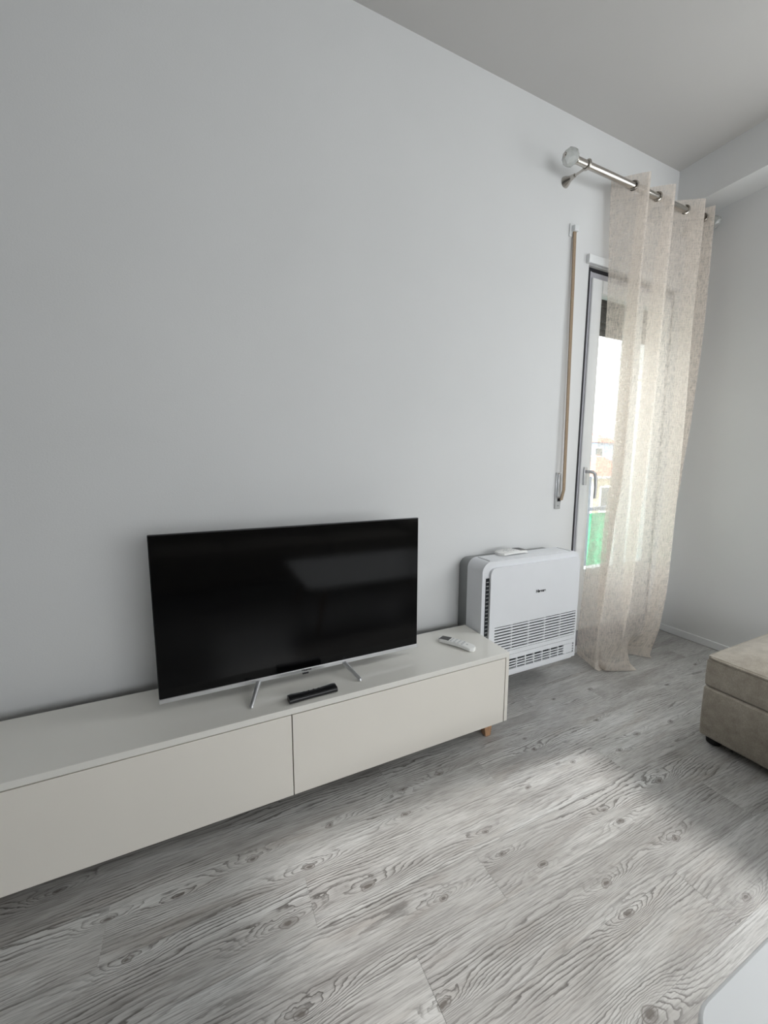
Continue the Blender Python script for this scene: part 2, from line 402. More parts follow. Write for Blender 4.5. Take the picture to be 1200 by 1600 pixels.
def sash(x0, x1, g0, g1):
    s = bmesh.new()
    gz0, gz1 = 0.58, 2.315
    box(s, x0, g0, -0.006, 0.055, box_z0, box_z1); box(s, g1, x1, -0.006, 0.055, box_z0, box_z1)
    box(s, g0, g1, -0.006, 0.055, gz1, box_z1); box(s, g0, g1, -0.006, 0.055, box_z0, box_z0+0.03)
    box(s, g0, g1, -0.006, 0.055, gz0-0.055, gz0)
    o = wpart('sash', s, 'pvc', bevel=0.006)
    p = bmesh.new(); box(p, g0, g1, 0.02, 0.026, gz0, gz1); wpart('pane', p, 'glass', o)
    o.children[-1].location = (0, 0, 0)
    p = bmesh.new(); box(p, g0, g1, 0.012, 0.035, box_z0+0.03, gz0-0.055); wpart('door_panel', p, 'pvc', o)
    return o
s1 = sash(WX0+0.0345, 2.635, 2.292, 2.585)
s2 = sash(2.64, WX1-0.043, 2.70, 2.90)
# lever handle on the left sash
hb = bmesh.new(); box(hb, 2.222, 2.252, -0.017, -0.006, 1.145, 1.26); ho = wpart('handle_plate', hb, 'silver', s1, bevel=0.004)
hb = bmesh.new(); tube(hb, [(2.237, -0.012, 1.23), (2.237, -0.05, 1.23), (2.245, -0.058, 1.228), (2.262, -0.06, 1.22), (2.272, -0.06, 1.195), (2.278, -0.06, 1.13), (2.278, -0.058, 1.06)], [0.011, 0.011, 0.011, 0.011, 0.011, 0.010, 0.009], 10)
wpart('handle', hb, 'silver', s1, smooth=True)
# white lintel box over the opening
struct('trim_2', BX(2.14, 3.10, -0.022, 0.0, 2.462, 2.51), 'pvc', bevel=0.003)
# rolled down part of the brown shutter, outside the glass
sh = bmesh.new(); z = 2.132+0.0445*7; k = 0
while z > 2.15:
    y = 0.135
    prof = [(0, -0.004), (0.006, -0.008), (0.02, -0.0095), (0.034, -0.008), (0.040, -0.004), (0.040, 0.004), (0, 0.004)]
    vs0 = [sh.verts.new((WX0+0.03, y+p[1], z-0.040+p[0])) for p in prof]; vs1 = [sh.verts.new((WX1-0.03, y+p[1], z-0.040+p[0])) for p in prof]
    n = len(prof)
    sh.faces.new(vs0); sh.faces.new(vs1[::-1])
    for i in range(n): sh.faces.new((vs0[i], vs0[(i+1) % n], vs1[(i+1) % n], vs1[i]))
    x = WX0+0.03                                         # little bridges leaving rows of light slots
    if 2.16 < z-0.04 < 2.25:
        while x < WX1-0.03:
            box(sh, x, min(x+0.012, WX1-0.03), y-0.003, y+0.003, z-0.0445, z-0.0398); x += 0.022
    else: box(sh, x, WX1-0.03, y-0.003, y+0.003, z-0.0445, z-0.0398)
    z -= 0.0445; k += 1
so = link('roller_shutter', sh, 'shutter'); tag(so, 'dark brown roller shutter partly lowered outside the balcony door glass', 'shutter')
# sill step under the door
struct('trim_3', BX(WX0-0.0, WX1, -0.012, 0.0, 0.0, 0.05), 'trim')

# ------------------------------------------------------------------ shutter strap with its guide and winder
st = empty('shutter_strap', (2.018, 0, 1.0), 'tan shutter pull strap hanging on the white wall left of the balcony door', 'strap')
def rel(bm, o): bmesh.ops.translate(bm, verts=bm.verts[:], vec=-Vector(o.location)); return bm
bm = bmesh.new()
pts = [(2.016, -0.014, 2.605), (2.020, -0.018, 2.3), (2.026, -0.026, 1.6), (2.028, -0.032, 1.12), (2.026, -0.018, 1.055)]
for hw, dy in ((0.0105, 0.0),):
    ring = []
    for p in pts:
        ring.append([bm.verts.new((p[0]+sx*hw, p[1]+dy+sy*0.003, p[2])) for sx, sy in ((-1,-1),(1,-1),(1,1),(-1,1))])
    for r0, r1 in zip(ring, ring[1:]):
        for i in range(4): bm.faces.new((r0[i], r0[(i+1) % 4], r1[(i+1) % 4], r1[i]))
    bm.faces.new(ring[0][::-1]); bm.faces.new(ring[-1])
link('webbing', rel(bm, st), 'strap', st)
bm = bmesh.new(); box(bm, 1.985, 2.043, -0.006, 0, 2.575, 2.645); box(bm, 2.000, 2.033, -0.028, -0.005, 2.60, 2.632)
link('guide_plate', rel(bm, st), 'pvc', st, bevel=0.003)
bm = bmesh.new(); box(bm, 1.988, 2.036, -0.008, 0, 1.0, 1.225); box(bm, 1.995, 2.014, -0.02, -0.007, 1.075, 1.215)
pl = link('winder_plate', rel(bm, st), 'silver', st, bevel=0.003)
bm = bmesh.new(); box(bm, 2.006, 2.034, -0.0095, -0.0078, 1.047, 1.066)
link('slot', rel(bm, st), 'seal', pl)
bm = bmesh.new(); tube(bm, [(2.013, -0.0075, 1.02), (2.013, -0.0095, 1.02)], 0.004, 10); link('screw', rel(bm, st), 'ac_grey', pl)

# ------------------------------------------------------------------ curtain rod
RYY, RZ = -0.13, 2.857
rod = empty('curtain_rod', (1.94, 0, 2.85), 'satin nickel curtain rod with clear crystal ball ends on the wall above the balcony door', 'curtain rod')
link('pole', rel(TU([(1.864, RYY, RZ), (3.115, RYY, RZ)], 0.0170, 24), rod), 'nickel', rod, smooth=True)
def finial(x, s):
    bm = bmesh.new(); tube(bm, [(x, RYY, RZ), (x+s*0.004, RYY, RZ), (x+s*0.012, RYY, RZ)], [0.020, 0.020, 0.014], 20)
    c = link('end_cap', rel(bm, rod), 'nickel', rod, smooth=True)
    bm = bmesh.new(); bmesh.ops.create_icosphere(bm, subdivisions=2, radius=1.0)
    bmesh.ops.transform(bm, matrix=Matrix.Translation((x+s*0.044, RYY, RZ)) @ Matrix.Diagonal((0.043, 0.042, 0.042, 1)), verts=bm.verts[:])
    cr = link('crystal_finial', rel(bm, rod), 'crystal', rod)
    cr['label'] = 'faceted clear crystal ball'
    bm = bmesh.new(); tube(bm, [(x+s*0.085, RYY, RZ), (x+s*0.089, RYY, RZ)], [0.012, 0.008], 12)
    link('finial_screw', rel(bm, rod), 'nickel', cr)
finial(1.864, -1)
# right end
bm = bmesh.new(); tube(bm, [(3.115, RYY, RZ), (3.122, RYY, RZ)], [0.020, 0.015], 20); link('end_cap', rel(bm, rod), 'nickel', rod, smooth=True)
bm = bmesh.new(); bmesh.ops.create_icosphere(bm, subdivisions=2, radius=1.0)
bmesh.ops.transform(bm, matrix=Matrix.Translation((3.150, RYY, RZ)) @ Matrix.Diagonal((0.030, 0.042, 0.042, 1)), verts=bm.verts[:])
link('crystal_finial', rel(bm, rod), 'crystal', rod)
def bracket(x):
    bm = bmesh.new(); torus(bm, (x, RYY, RZ), (1, 0, 0), 0.021, 0.0055, 24, 8)
    tube(bm, [(x, RYY+0.018, RZ-0.010), (x-0.004, -0.085, RZ-0.012), (x-0.008, -0.062, RZ-0.013)], [0.007, 0.006, 0.0065], 10)
    tube(bm, [(x-0.008, -0.064, RZ-0.013), (x-0.0085, -0.060, RZ-0.013), (x-0.009, -0.055, RZ-0.013), (x-0.011, -0.03, RZ-0.013), (x-0.012, -0.012, RZ-0.013), (x-0.012, 0.0, RZ-0.013)], [0.009, 0.011, 0.0105, 0.016, 0.026, 0.030], 20)
    link('bracket', rel(bm, rod), 'nickel', rod, smooth=True)
bracket(1.945); bracket(3.085)

# ------------------------------------------------------------------ curtain (control lines in plan at several heights)
ZL = [2.915, 2.2, 1.6, 1.2, 0.9, 0.45, 0.15, 0.012]
CT = {
 'L0': [(2.245,-.050),(2.275,-.055),(2.278,-.055),(2.272,-.055),(2.265,-.055),(2.235,-.052),(2.215,-.05),(2.235,-.04)],
 'F1': [(2.385,-.190),(2.365,-.190),(2.355,-.190),(2.345,-.190),(2.300,-.190),(2.250,-.195),(2.200,-.205),(2.165,-.225)],
 'V1': [(2.465,-.065),(2.405,-.085),(2.375,-.095),(2.355,-.10),(2.320,-.105),(2.290,-.12),(2.275,-.155),(2.215,-.215)],
 'F2': [(2.620,-.190),(2.605,-.190),(2.585,-.195),(2.560,-.198),(2.530,-.200),(2.500,-.205),(2.400,-.235),(2.205,-.265)],
 'V2': [(2.720,-.065),(2.625,-.080),(2.605,-.090),(2.580,-.10),(2.560,-.11),(2.530,-.12),(2.475,-.19),(2.370,-.32)],
 'M3': [(2.828,-.128),(2.790,-.135),(2.785,-.14),(2.770,-.148),(2.755,-.152),(2.730,-.155),(2.665,-.165),(2.520,-.135)],
 'F3': [(2.930,-.190),(2.915,-.190),(2.920,-.195),(2.920,-.195),(2.915,-.195),(2.905,-.195),(2.850,-.20),(2.655,-.262)],
 'V3': [(2.985,-.065),(2.975,-.075),(2.970,-.080),(2.965,-.080),(2.960,-.080),(2.930,-.085),(2.860,-.09),(2.700,-.14)],
 'F4': [(3.060,-.180),(3.065,-.180),(3.055,-.165),(3.030,-.15),(3.005,-.14),(2.975,-.13),(2.92,-.12),(2.80,-.11)],
 'V4': [(3.110,-.060),(3.110,-.065),(3.100,-.065),(3.08,-.06),(3.05,-.06),(3.02,-.06),(2.98,-.055),(2.90,-.05)],
}
KEYS = ['L0','F1','V1','F2','V2','M3','F3','V3','F4','V4']
def interp_z(lst, z):
    for i in range(len(ZL)-1):
        if z <= ZL[i] and z >= ZL[i+1]:
            t = (ZL[i]-z)/(ZL[i]-ZL[i+1])
            p0 = Vector(lst[max(i-1, 0)]); p1 = Vector(lst[i]); p2 = Vector(lst[i+1]); p3 = Vector(lst[min(i+2, len(lst)-1)])
            m1 = (p2-p0)*0.5*0.7; m2 = (p3-p1)*0.5*0.7
            t2, t3 = t*t, t*t*t
            return p1*(2*t3-3*t2+1) + m1*(t3-2*t2+t) + p2*(-2*t3+3*t2) + m2*(t3-t2)
    return Vector(lst[-1])
def cat(P, SEG):
    out = []
    n = len(P)
    for i in range(n-1):
        p0 = P[i-1] if i > 0 else P[i]*2-P[i+1]; p1 = P[i]; p2 = P[i+1]; p3 = P[i+2] if i+2 < n else P[i+1]*2-P[i]
        for k in range(SEG):
            t = k/SEG; t2, t3 = t*t, t*t*t
            q = 0.5*((2*p1) + (p2-p0)*t + (2*p0-5*p1+4*p2-p3)*t2 + (3*p1-p0-3*p2+p3)*t3)
            lin = p1.lerp(p2, t*t*(3-2*t)*0.25 + t*0.75)
            out.append(q.lerp(lin, 0.7))
    out.append(P[-1]); return out
rows = []; zs = []
NR = 90
for r in range(NR+1):
    t = r/NR
    zs.append(2.915 + (0.012-2.915)*t)
zs += [0.009, 0.006]
grid = []
for ri, z in enumerate(zs):
    zz = max(z, 0.012)
    P = [interp_z(CT[k], zz) for k in KEYS]
    if ri >= NR+1:                                       # the last few centimetres lie on the floor
        s = (ri-NR)*0.5
        for j, dv in enumerate([(0,-.01),(0.01,-.02),(.03,-.02),(.05,-.02),(.03,-.015),(0,0),(-.01,-.02),(0,-.02),(0,-.01),(0,0)]):
            P[j] = P[j] + Vector(dv)*s
    line = cat(P, 10)
    grid.append([Vector((p.x, p.y, z + (0.006*math.sin(j*0.9)*max(0, 1-z/0.3) if z > 0.03 else 0))) for j, p in enumerate(line)])
bm = bmesh.new(); uvl = bm.loops.layers.uv.new('UVMap')
vg = [[bm.verts.new(p) for p in row] for row in grid]
arc = [0.0]
for j in range(1, len(grid[0])): arc.append(arc[-1] + (grid[30][j]-grid[30][j-1]).length*1.0)
for i in range(len(vg)-1):
    for j in range(len(vg[0])-1):
        f = bm.faces.new((vg[i][j], vg[i+1][j], vg[i+1][j+1], vg[i][j+1]))
        for l, (a, b) in zip(f.loops, ((i, j), (i+1, j), (i+1, j+1), (i, j+1))):
            l[uvl].uv = (arc[b], zs[a])
cur = link('curtain', bm, 'linen', None, smooth=False, loc=(2.6, -0.12, 0.0))
for p in cur.data.polygons: p.use_smooth = True
tag(cur, 'sheer beige linen curtain hanging over the balcony door and pooling on the floor', 'curtain')
EK = [k for k in KEYS if k != 'M3']
for a, b in zip(EK, EK[1:]):
    p, q = Vector(CT[a][0]), Vector(CT[b][0])
    t = (RYY-p.y)/(q.y-p.y); m = p.lerp(q, t); d = q-p
    bm = bmesh.new(); torus(bm, (m.x, RYY, RZ), (abs(d.y)*1.0, -d.x*(1 if d.y < 0 else -1)*-0.55, 0), 0.0245, 0.0052, 28, 8)
    bmesh.ops.translate(bm, verts=bm.verts[:], vec=-Vector((2.6, -0.12, 0)))
    link('eyelet', bm, 'nickel', cur, smooth=True)

# ------------------------------------------------------------------ low tv unit
UX0, UX1, UY0, UY1, UZ0, UZ1 = -0.756, 1.2590, -0.442, -0.099, 0.071, 0.4133
un = empty('tv_unit', (0.25, -0.27, 0), 'long low cream lacquered TV unit with two flap doors standing along the white wall', 'tv stand')
def up_(name, bm, mat, parent=un, **k): return link(name, rel(bm, un), mat, parent, **k)
up_('top_panel', BX(UX0, UX1, UY0, UY1, UZ1-0.023, UZ1), 'cream', bevel=0.0012)
up_('side_panel', BX(UX1-0.019, UX1, UY0, UY1, UZ0, UZ1-0.0232), 'cream_front', bevel=0.001)
up_('side_panel', BX(UX0, UX0+0.019, UY0, UY1, UZ0, UZ1-0.0232), 'cream_front', bevel=0.001)
up_('bottom_panel', BX(UX0+0.0195, UX1-0.0195, UY0+0.022, UY1, UZ0, UZ0+0.018), 'cream_front')
up_('back_panel', BX(UX0+0.0195, UX1-0.0195, UY1-0.006, UY1-0.0005, UZ0+0.0185, UZ1-0.024), 'dark_gap')
up_('divider', BX(0.243, 0.259, UY0+0.022, UY1-0.007, UZ0+0.0185, UZ1-0.024), 'dark_gap')
for a, b in ((UX0+0.022, 0.2495), (0.2530, UX1-0.0225)):
    d = up_('flap_door', BX(a, b, UY0+0.0005, UY0+0.018, UZ0-0.0005, UZ1-0.0268), 'cream_front', bevel=0.001)
bm = bmesh.new(); box(bm, UX0+0.02, UX1-0.02, UY0+0.0195, UY0+0.021, UZ0+0.019, UZ1-0.0245); up_('inner_lining', bm, 'dark_gap')
for x, s in ((UX1-0.095, 1), (UX0+0.095, -1)):
    for y in (-0.400, -0.140):
        bm = bmesh.new()
        t0 = [bm.verts.new((x-0.024, y-0.024, UZ0)), bm.verts.new((x+0.024, y-0.024, UZ0)), bm.verts.new((x+0.024, y+0.024, UZ0)), bm.verts.new((x-0.024, y+0.024, UZ0))]
        dx = s*0.006
        t1 = [bm.verts.new((x-0.013+dx, y-0.017, 0)), bm.verts.new((x+0.016+dx, y-0.017, 0)), bm.verts.new((x+0.016+dx, y+0.013, 0)), bm.verts.new((x-0.013+dx, y+0.013, 0))]
        bm.faces.new(t0); bm.faces.new(t1[::-1])
        for i in range(4): bm.faces.new((t0[i], t0[(i+1) % 4], t1[(i+1) % 4], t1[i]))
        o = up_('leg', bm, 'wood', bevel=0.002); o['label'] = 'tapered beech wood leg'

# ------------------------------------------------------------------ television
TX0, TX1, TY, TZ0, TZ1 = -0.173, 0.8565, -0.280, 0.449, 1.046
tv = empty('television', (0.342, -0.27, UZ1), 'wide flat black-screened television with silver lower edge standing on the cream TV unit', 'television')
def tp(name, bm, mat, parent=tv, **k): return link(name, rel(bm, tv), mat, parent, **k)
tp('frame', BX(TX0, TX1, TY+0.0015, TY+0.014, TZ0+0.016, TZ1), 'black', bevel=0.002)
scr = tp('screen', BX(TX0+0.0035, TX1-0.0035, TY-0.0005, TY+0.0025, TZ0+0.0165, TZ1-0.0035), 'screen')
bm = bmesh.new(); box(bm, TX0, TX1, TY-0.003, TY+0.014, TZ0, TZ0+0.0165)
chin = tp('lower_bezel', bm, 'silver', bevel=0.0015)
t = text_bm('Hisense', 0.0125, 0.0003, 0.0003); bmesh.ops.translate(t, verts=t.verts[:], vec=(0.345, TY-0.0032, TZ0+0.010)); tp('logo', t, 'ink', chin)
bm = bmesh.new(); box(bm, 0.330, 0.354, TY-0.001, TY+0.008, TZ0-0.009, TZ0-0.0002); tp('sensor_window', bm, 'ink', chin, bevel=0.001)
bm = bmesh.new()
prism(bm, rrect(TX0+0.12, TX1-0.12, TZ0+0.01, TZ0+0.36, (0.02,)*4), TY+0.0145, TY+0.065)
tp('back_housing', bm, 'black', bevel=0.006)
for (bx, tx) in ((0.122, 0.160), (0.540, 0.506)):
    for (yb, yt) in ((-0.378, TY), (-0.190, TY+0.012)):
        bm = TU([(tx, yt, TZ0+0.004), (tx*0.97+bx*0.03, yt*0.97+yb*0.03, TZ0), (bx, yb, UZ1+0.006), (bx, yb, UZ1+0.002)], [0.0095, 0.0095, 0.0068, 0.0062], 14)
        tp('leg', bm, 'silver', smooth=True)
bm = TU([(0.66, -0.235, 0.49), (0.665, -0.23, 0.445), (0.655, -0.22, 0.421), (0.62, -0.205, 0.4175), (0.57, -0.19, 0.4175), (0.55, -0.16, 0.4175), (0.56, -0.115, 0.4175)], 0.0032, 8)
o = tp('power_cord', bm, 'black', smooth=True)

# ------------------------------------------------------------------ remotes
def bent_body(L, W, T, bend, n=14):
    """bar along x, rounded in plan, arched in profile, base touching z=0 at both ends"""
    bm = bmesh.new(); rows = []
    for i in range(n+1):
        u = i/n; x = (u-0.5)*L
        e = min(u, 1-u)*L; rr = W*0.32
        w = W/2 if e > rr else W/2 - rr + math.sqrt(max(0, rr*rr-(rr-e)**2))
        w = max(w, W*0.22)
        zc = bend*(1-(2*u-1)**2)
        prof = [(-w, 0.25*T), (-w*0.86, 0), (w*0.86, 0), (w, 0.25*T), (w*0.98, 0.8*T), (w*0.86, T), (0, T*1.04), (-w*0.86, T), (-w*0.98, 0.8*T)]
        rows.append([bm.verts.new((x, y, z+zc)) for y, z in prof])
    m = len(rows[0])
    for a, b in zip(rows, rows[1:]):
        for k in range(m): bm.faces.new((a[k], a[(k+1) % m], b[(k+1) % m], b[k]))
    bm.faces.new(rows[0]); bm.faces.new(rows[-1][::-1])
    return bm
def ac_remote(name, loc, rz, label, L=0.185, W=0.052, T=0.017, bend=0.006):
    r = empty(name, loc, label, 'remote control', rz, 'white air conditioner remotes')
    link('body', bent_body(L, W, T, bend), 'remote_white', r, smooth=True)
    zt = lambda x: T*1.0 + bend*(1-(2*x/L)**2)
    def patch(x0, x1, w, mat, nm, h=0.0012, r_=0.25):
        bm = bmesh.new(); n = 6; rows = []
        for i in range(n+1):
            x = x0 + (x1-x0)*i/n
            e = min(1.0, (0.35+min(i, n-i)*0.65/1.5)) if r_ else 1
            ww = w
            rows.append([bm.verts.new((x, -ww/2, zt(x)-0.001)), bm.verts.new((x, ww/2, zt(x)-0.001)), bm.verts.new((x, ww/2, zt(x)+h)), bm.verts.new((x, -ww/2, zt(x)+h))])
        for a, b in zip(rows, rows[1:]):
            for k in range(4): bm.faces.new((a[k], a[(k+1) % 4], b[(k+1) % 4], b[k]))
        bm.faces.new(rows[0]); bm.faces.new(rows[-1][::-1])
        return link(nm, bm, mat, r)
    patch(-L*0.46, -L*0.19, W*0.74, 'lcd', 'display')
    for i in range(5):
        for j in (-1, 0, 1):
            if i == 4 and j != 0: continue
            x = -L*0.13 + i*L*0.105
            bm = bmesh.new(); box(bm, x-0.0045, x+0.0045, j*0.0135-0.0045, j*0.0135+0.0045, zt(x)-0.001, zt(x)+0.0014)
            link('button', bm, 'button', r, bevel=0.001)
    return r
d = Vector((1.108-1.030, -0.352+0.206)); ang = math.atan2(d.y, d.x)
ac_remote('remote_control', (1.073, -0.284, UZ1), ang, 'white air conditioner remote lying on the right end of the cream TV unit')
ac_remote('remote_control', (1.545, -0.118, 0.784), PI+0.05, 'white air conditioner remote lying on top of the white air conditioner', L=0.20, W=0.085, T=0.016, bend=0.005)
br = empty('remote_control', (0.340, -0.398, UZ1), 'slim black television remote lying below the television on the TV unit', 'remote control', 0.03)
bm = bmesh.new(); rows = []; L, n = 0.183, 16
for i in range(n+1):
    u = i/n; x = (u-0.5)*L
    hw = 0.0235 - 0.004*math.sin(PI*u)*1.0; hh = 0.0115 - 0.002*math.sin(PI*u)
    if i in (0, n): hw *= 0.93; hh *= 0.9
    rows.append([bm.verts.new((x, hw*math.copysign(abs(math.cos(a))**0.6, math.cos(a)), hh+hh*math.copysign(abs(math.sin(a))**0.7, math.sin(a))-0.0)) for a in [2*PI*k/18 for k in range(18)]])
for a, b in zip(rows, rows[1:]):
    for k in range(18): bm.faces.new((a[k], a[(k+1) % 18], b[(k+1) % 18], b[k]))
bm.faces.new(rows[0]); bm.faces.new(rows[-1][::-1])
zmin = min(v.co.z for v in bm.verts); bmesh.ops.translate(bm, verts=bm.verts[:], vec=(0, 0, -zmin))
link('body', bm, 'black', br, smooth=True)
for i in range(7):
    for j in (-1, 0, 1):
        x = -0.070 + i*0.019
        bm = bmesh.new(); tube(bm, [(x, j*0.0105, 0.017), (x, j*0.0105, 0.0193)], 0.0036, 10); link('button', bm, 'black', br)

# ------------------------------------------------------------------ floor standing air conditioner
AX0, AX1, AZ0, AZ1 = 1.2660, 1.9660, 0.133, 0.784
AYB, AYS, AYF = -0.098, -0.222, -0.2365
ac = empty('air_conditioner', (1.616, -0.1, AZ0), 'white louvred air conditioner mounted low on the wall right of the TV unit', 'air conditioner')
def ap(name, bm, mat, parent=ac, **k): return link(name, rel(bm, ac), mat, parent, **k)
bm = bmesh.new(); prism(bm, rrect(AX0, AX1, AZ0, AZ1, (0.03, 0.03, 0.055, 0.055), 10), AYB, AYS)
bevel_sel(bm, lambda c: abs(c.y-AYS) < 1e-4, 0.022, 5)
ap('casing', bm, 'ac_white', smooth=True)
bm = bmesh.new(); prism(bm, rrect(AX0+0.018, AX1-0.012, AZ0+0.012, AZ1-0.020, (0.03, 0.03, 0.05, 0.05), 10), AYB-0.0002, -0.0005)
o = ap('rear_housing', bm, 'ac_grey', smooth=True); o['label'] = 'grey rear housing'
PX0, PX1, PZ0, PZ1 = 1.309, 1.958, 0.150, 0.752
GX0, GX1, GZ0, GZ1 = 1.345, 1.944, 0.286, 0.432
LX0, LX1, LZ0, LZ1 = 1.385, 1.944, 0.176, 0.236
bm = bmesh.new()
prism(bm, rrect(PX0, PX1, GZ1, PZ1, (0, 0, 0.035, 0.035)), AYF, AYS-0.0005)
box(bm, PX0, GX0, AYF, AYS-0.0005, PZ0, GZ1); box(bm, GX1, PX1, AYF, AYS-0.0005, PZ0, GZ1)
box(bm, GX0, GX1, AYF, AYS-0.0005, 0.2635, GZ0); box(bm, GX0, GX1, AYF, AYS-0.0005, LZ1, 0.2615); box(bm, GX0, LX0, AYF, AYS-0.0005, LZ0, LZ1)
box(bm, GX0, GX1, AYF, AYS-0.0005, PZ0, LZ0)
ap('front_panel', bm, 'ac_white')
gr = bmesh.new(); box(gr, GX0, GX1, AYS-0.0022, AYS-0.0004, GZ0, GZ1); box(gr, LX0, LX1, AYS-0.0022, AYS-0.0004, LZ0, LZ1)
box(gr, 1.288, 1.312, AYS-0.0026, AYS-0.0002, 0.195, 0.70)
ap('dark_backing', gr, 'ac_dark')
gr = bmesh.new(); n = 9; pitch_ = (GZ1-GZ0)/n
for i in range(n):
    z = GZ0 + (i+0.42)*pitch_
    box(gr, GX0, GX1, AYF+0.0005, AYF+0.0055, z-0.0042, z+0.0042)
for k in range(1, 5):
    x = GX0 + (GX1-GX0)*k/5; box(gr, x-0.0025, x+0.0025, AYF+0.0015, AYS-0.002, GZ0, GZ1)
ap('air_grille', gr, 'ac_white')
gr = bmesh.new()
for i in range(1, 4):
    z = LZ0 + (LZ1-LZ0)*i/4; box(gr, LX0, LX1, AYF+0.0005, AYF+0.005, z-0.003, z+0.003)
for k in range(1, 9):
    x = LX0 + (LX1-LX0)*k/9; box(gr, x-0.003, x+0.003, AYF+0.001, AYS-0.002, LZ0, LZ1)
box(gr, 1.862, 1.934, AYF+0.0008, AYS-0.002, LZ0+0.004, LZ1-0.002)
ap('lower_grille', gr, 'ac_white')
gr = bmesh.new()
for i in range(24):
    z = 0.20 + i*0.0208; box(gr, 1.290, 1.310, AYS-0.0045, AYS-0.002, z, z+0.0045)
ap('side_louvre', gr, 'ac_grey')
for a_, b_ in ((1.320, 1.3245), (1.904, 1.9075)):
    ap('lid_seam', BX(a_, b_, -0.205, -0.112, AZ1-0.001, AZ1+0.0006), 'ac_dark')
bm = bmesh.new(); box(bm, 1.335, 1.895, -0.203, -0.106, AZ1-0.002, AZ1+0.0012); ap('top_lid', bm, 'ac_white', bevel=0.001)
bm = bmesh.new(); box(bm, 1.914, 1.945, -0.195, -0.12, AZ1-0.006, AZ1+0.0012); 
t = text_bm('Hisense', 0.0225, 0.0003, 0.0009); bmesh.ops.translate(t, verts=t.verts[:], vec=(1.659, AYF-0.0003, 0.590)); ap('logo', t, 'ink')
bm.free()

# ------------------------------------------------------------------ ottoman
OX0, OX1, OY0, OY1, OZ0, OZ1 = 2.050, 2.92, -1.43, -0.845, 0.033, 0.425
ot = empty('ottoman', (2.5, -1.14, 0), 'taupe fabric storage ottoman with piped lid standing on the grey floor at the right', 'ottoman')
def op(name, bm, mat, parent=ot, **k): return link(name, rel(bm, ot), mat, parent, **k)
def puffy(x0, x1, y0, y1, z0, z1, crown, bulge, nx=26, ny=20, nz=8, rnd=0.03):
    bm = bmesh.new(); box(bm, x0, x1, y0, y1, z0, z1)
    bmesh.ops.subdivide_edges(bm, edges=bm.edges[:], cuts=11, use_grid_fill=True)
    for v in bm.verts:
        u = (v.co.x-x0)/(x1-x0)*2-1; w = (v.co.y-y0)/(y1-y0)*2-1; h = (v.co.z-z0)/(z1-z0)
        c = v.co.copy()
        c.x += bulge*u*(1-w*w*0.7)*math.sin(PI*min(1, max(0, h)))
        c.y += bulge*w*(1-u*u*0.7)*math.sin(PI*min(1, max(0, h)))
        c.z += crown*(1-u**4)*(1-w**4)*h*h
        v.co = c
    return bm
op('base', puffy(OX0, OX1, OY0, OY1, OZ0, 0.272, 0, 0.004), 'fabric', bevel=0.012, seg=3)
bm = puffy(OX0+0.002, OX1-0.002, OY0+0.002, OY1-0.002, 0.2745, OZ1-0.022, 0.0, 0.005)
lid = op('lid', bm, 'fabric', bevel=0.010, seg=3)
bm = puffy(OX0+0.008, OX1-0.008, OY0+0.008, OY1-0.008, OZ1-0.04, OZ1-0.008, 0.045, 0.004)
op('cushion_top', bm, 'fabric', lid, bevel=0.016, seg=4)
x0, x1, y0, y1, z = OX0+0.004, OX1-0.004, OY0+0.004, OY1-0.004, OZ1-0.016
pts = [(x, y, z) for x, y in rrect(x0, x1, y0, y1, (0.03,)*4, 5)]; pts.append(pts[0])
op('piping', TU(pts, 0.0060, 8, cap=False), 'fabric', lid, smooth=True)
for x, y in ((OX0+0.045, OY1-0.045), (OX1-0.045, OY1-0.045), (OX0+0.045, OY0+0.045), (OX1-0.045, OY0+0.045)):
    op('foot', TU([(x, y, 0), (x, y, 0.004), (x, y, 0.036)], [0.026, 0.03, 0.032], 18), 'foot', smooth=True)

# ------------------------------------------------------------------ coffee table
tb = empty('coffee_table', (1.38, -1.94, 0), 'white coffee table with rounded corners on the grey floor in front of the ottoman', 'table')
TBX0, TBX1, TBY0, TBY1, TBZ = 0.655, 2.02, -2.38, -1.487, 0.385
def bp(name, bm, mat, parent=tb, **k): return link(name, rel(bm, tb), mat, parent, **k)
bm = bmesh.new(); prism_z(bm, rrect(TBX0, TBX1, TBY0, TBY1, (0.075,)*4, 10), TBZ-0.026, TBZ)
bp('tabletop', bm, 'table_top', bevel=0.006, seg=3)
for sx in (0, 1):
    for sy in (0, 1):
        x = TBX0+0.17 if sx == 0 else TBX1-0.17; y = TBY0+0.15 if sy == 0 else TBY1-0.15
        dx = -0.09 if sx == 0 else 0.09; dy = -0.07 if sy == 0 else 0.07
        o = bp('leg', TU([(x+dx, y+dy, 0), (x, y, TBZ-0.027)], [0.013, 0.022], 16), 'wood', smooth=True)
bm = bmesh.new(); box(bm, TBX0+0.13, TBX1-0.13, TBY0+0.11, TBY1-0.11, TBZ-0.055, TBZ-0.0265); bp('apron', bm, 'table_edge', bevel=0.003)

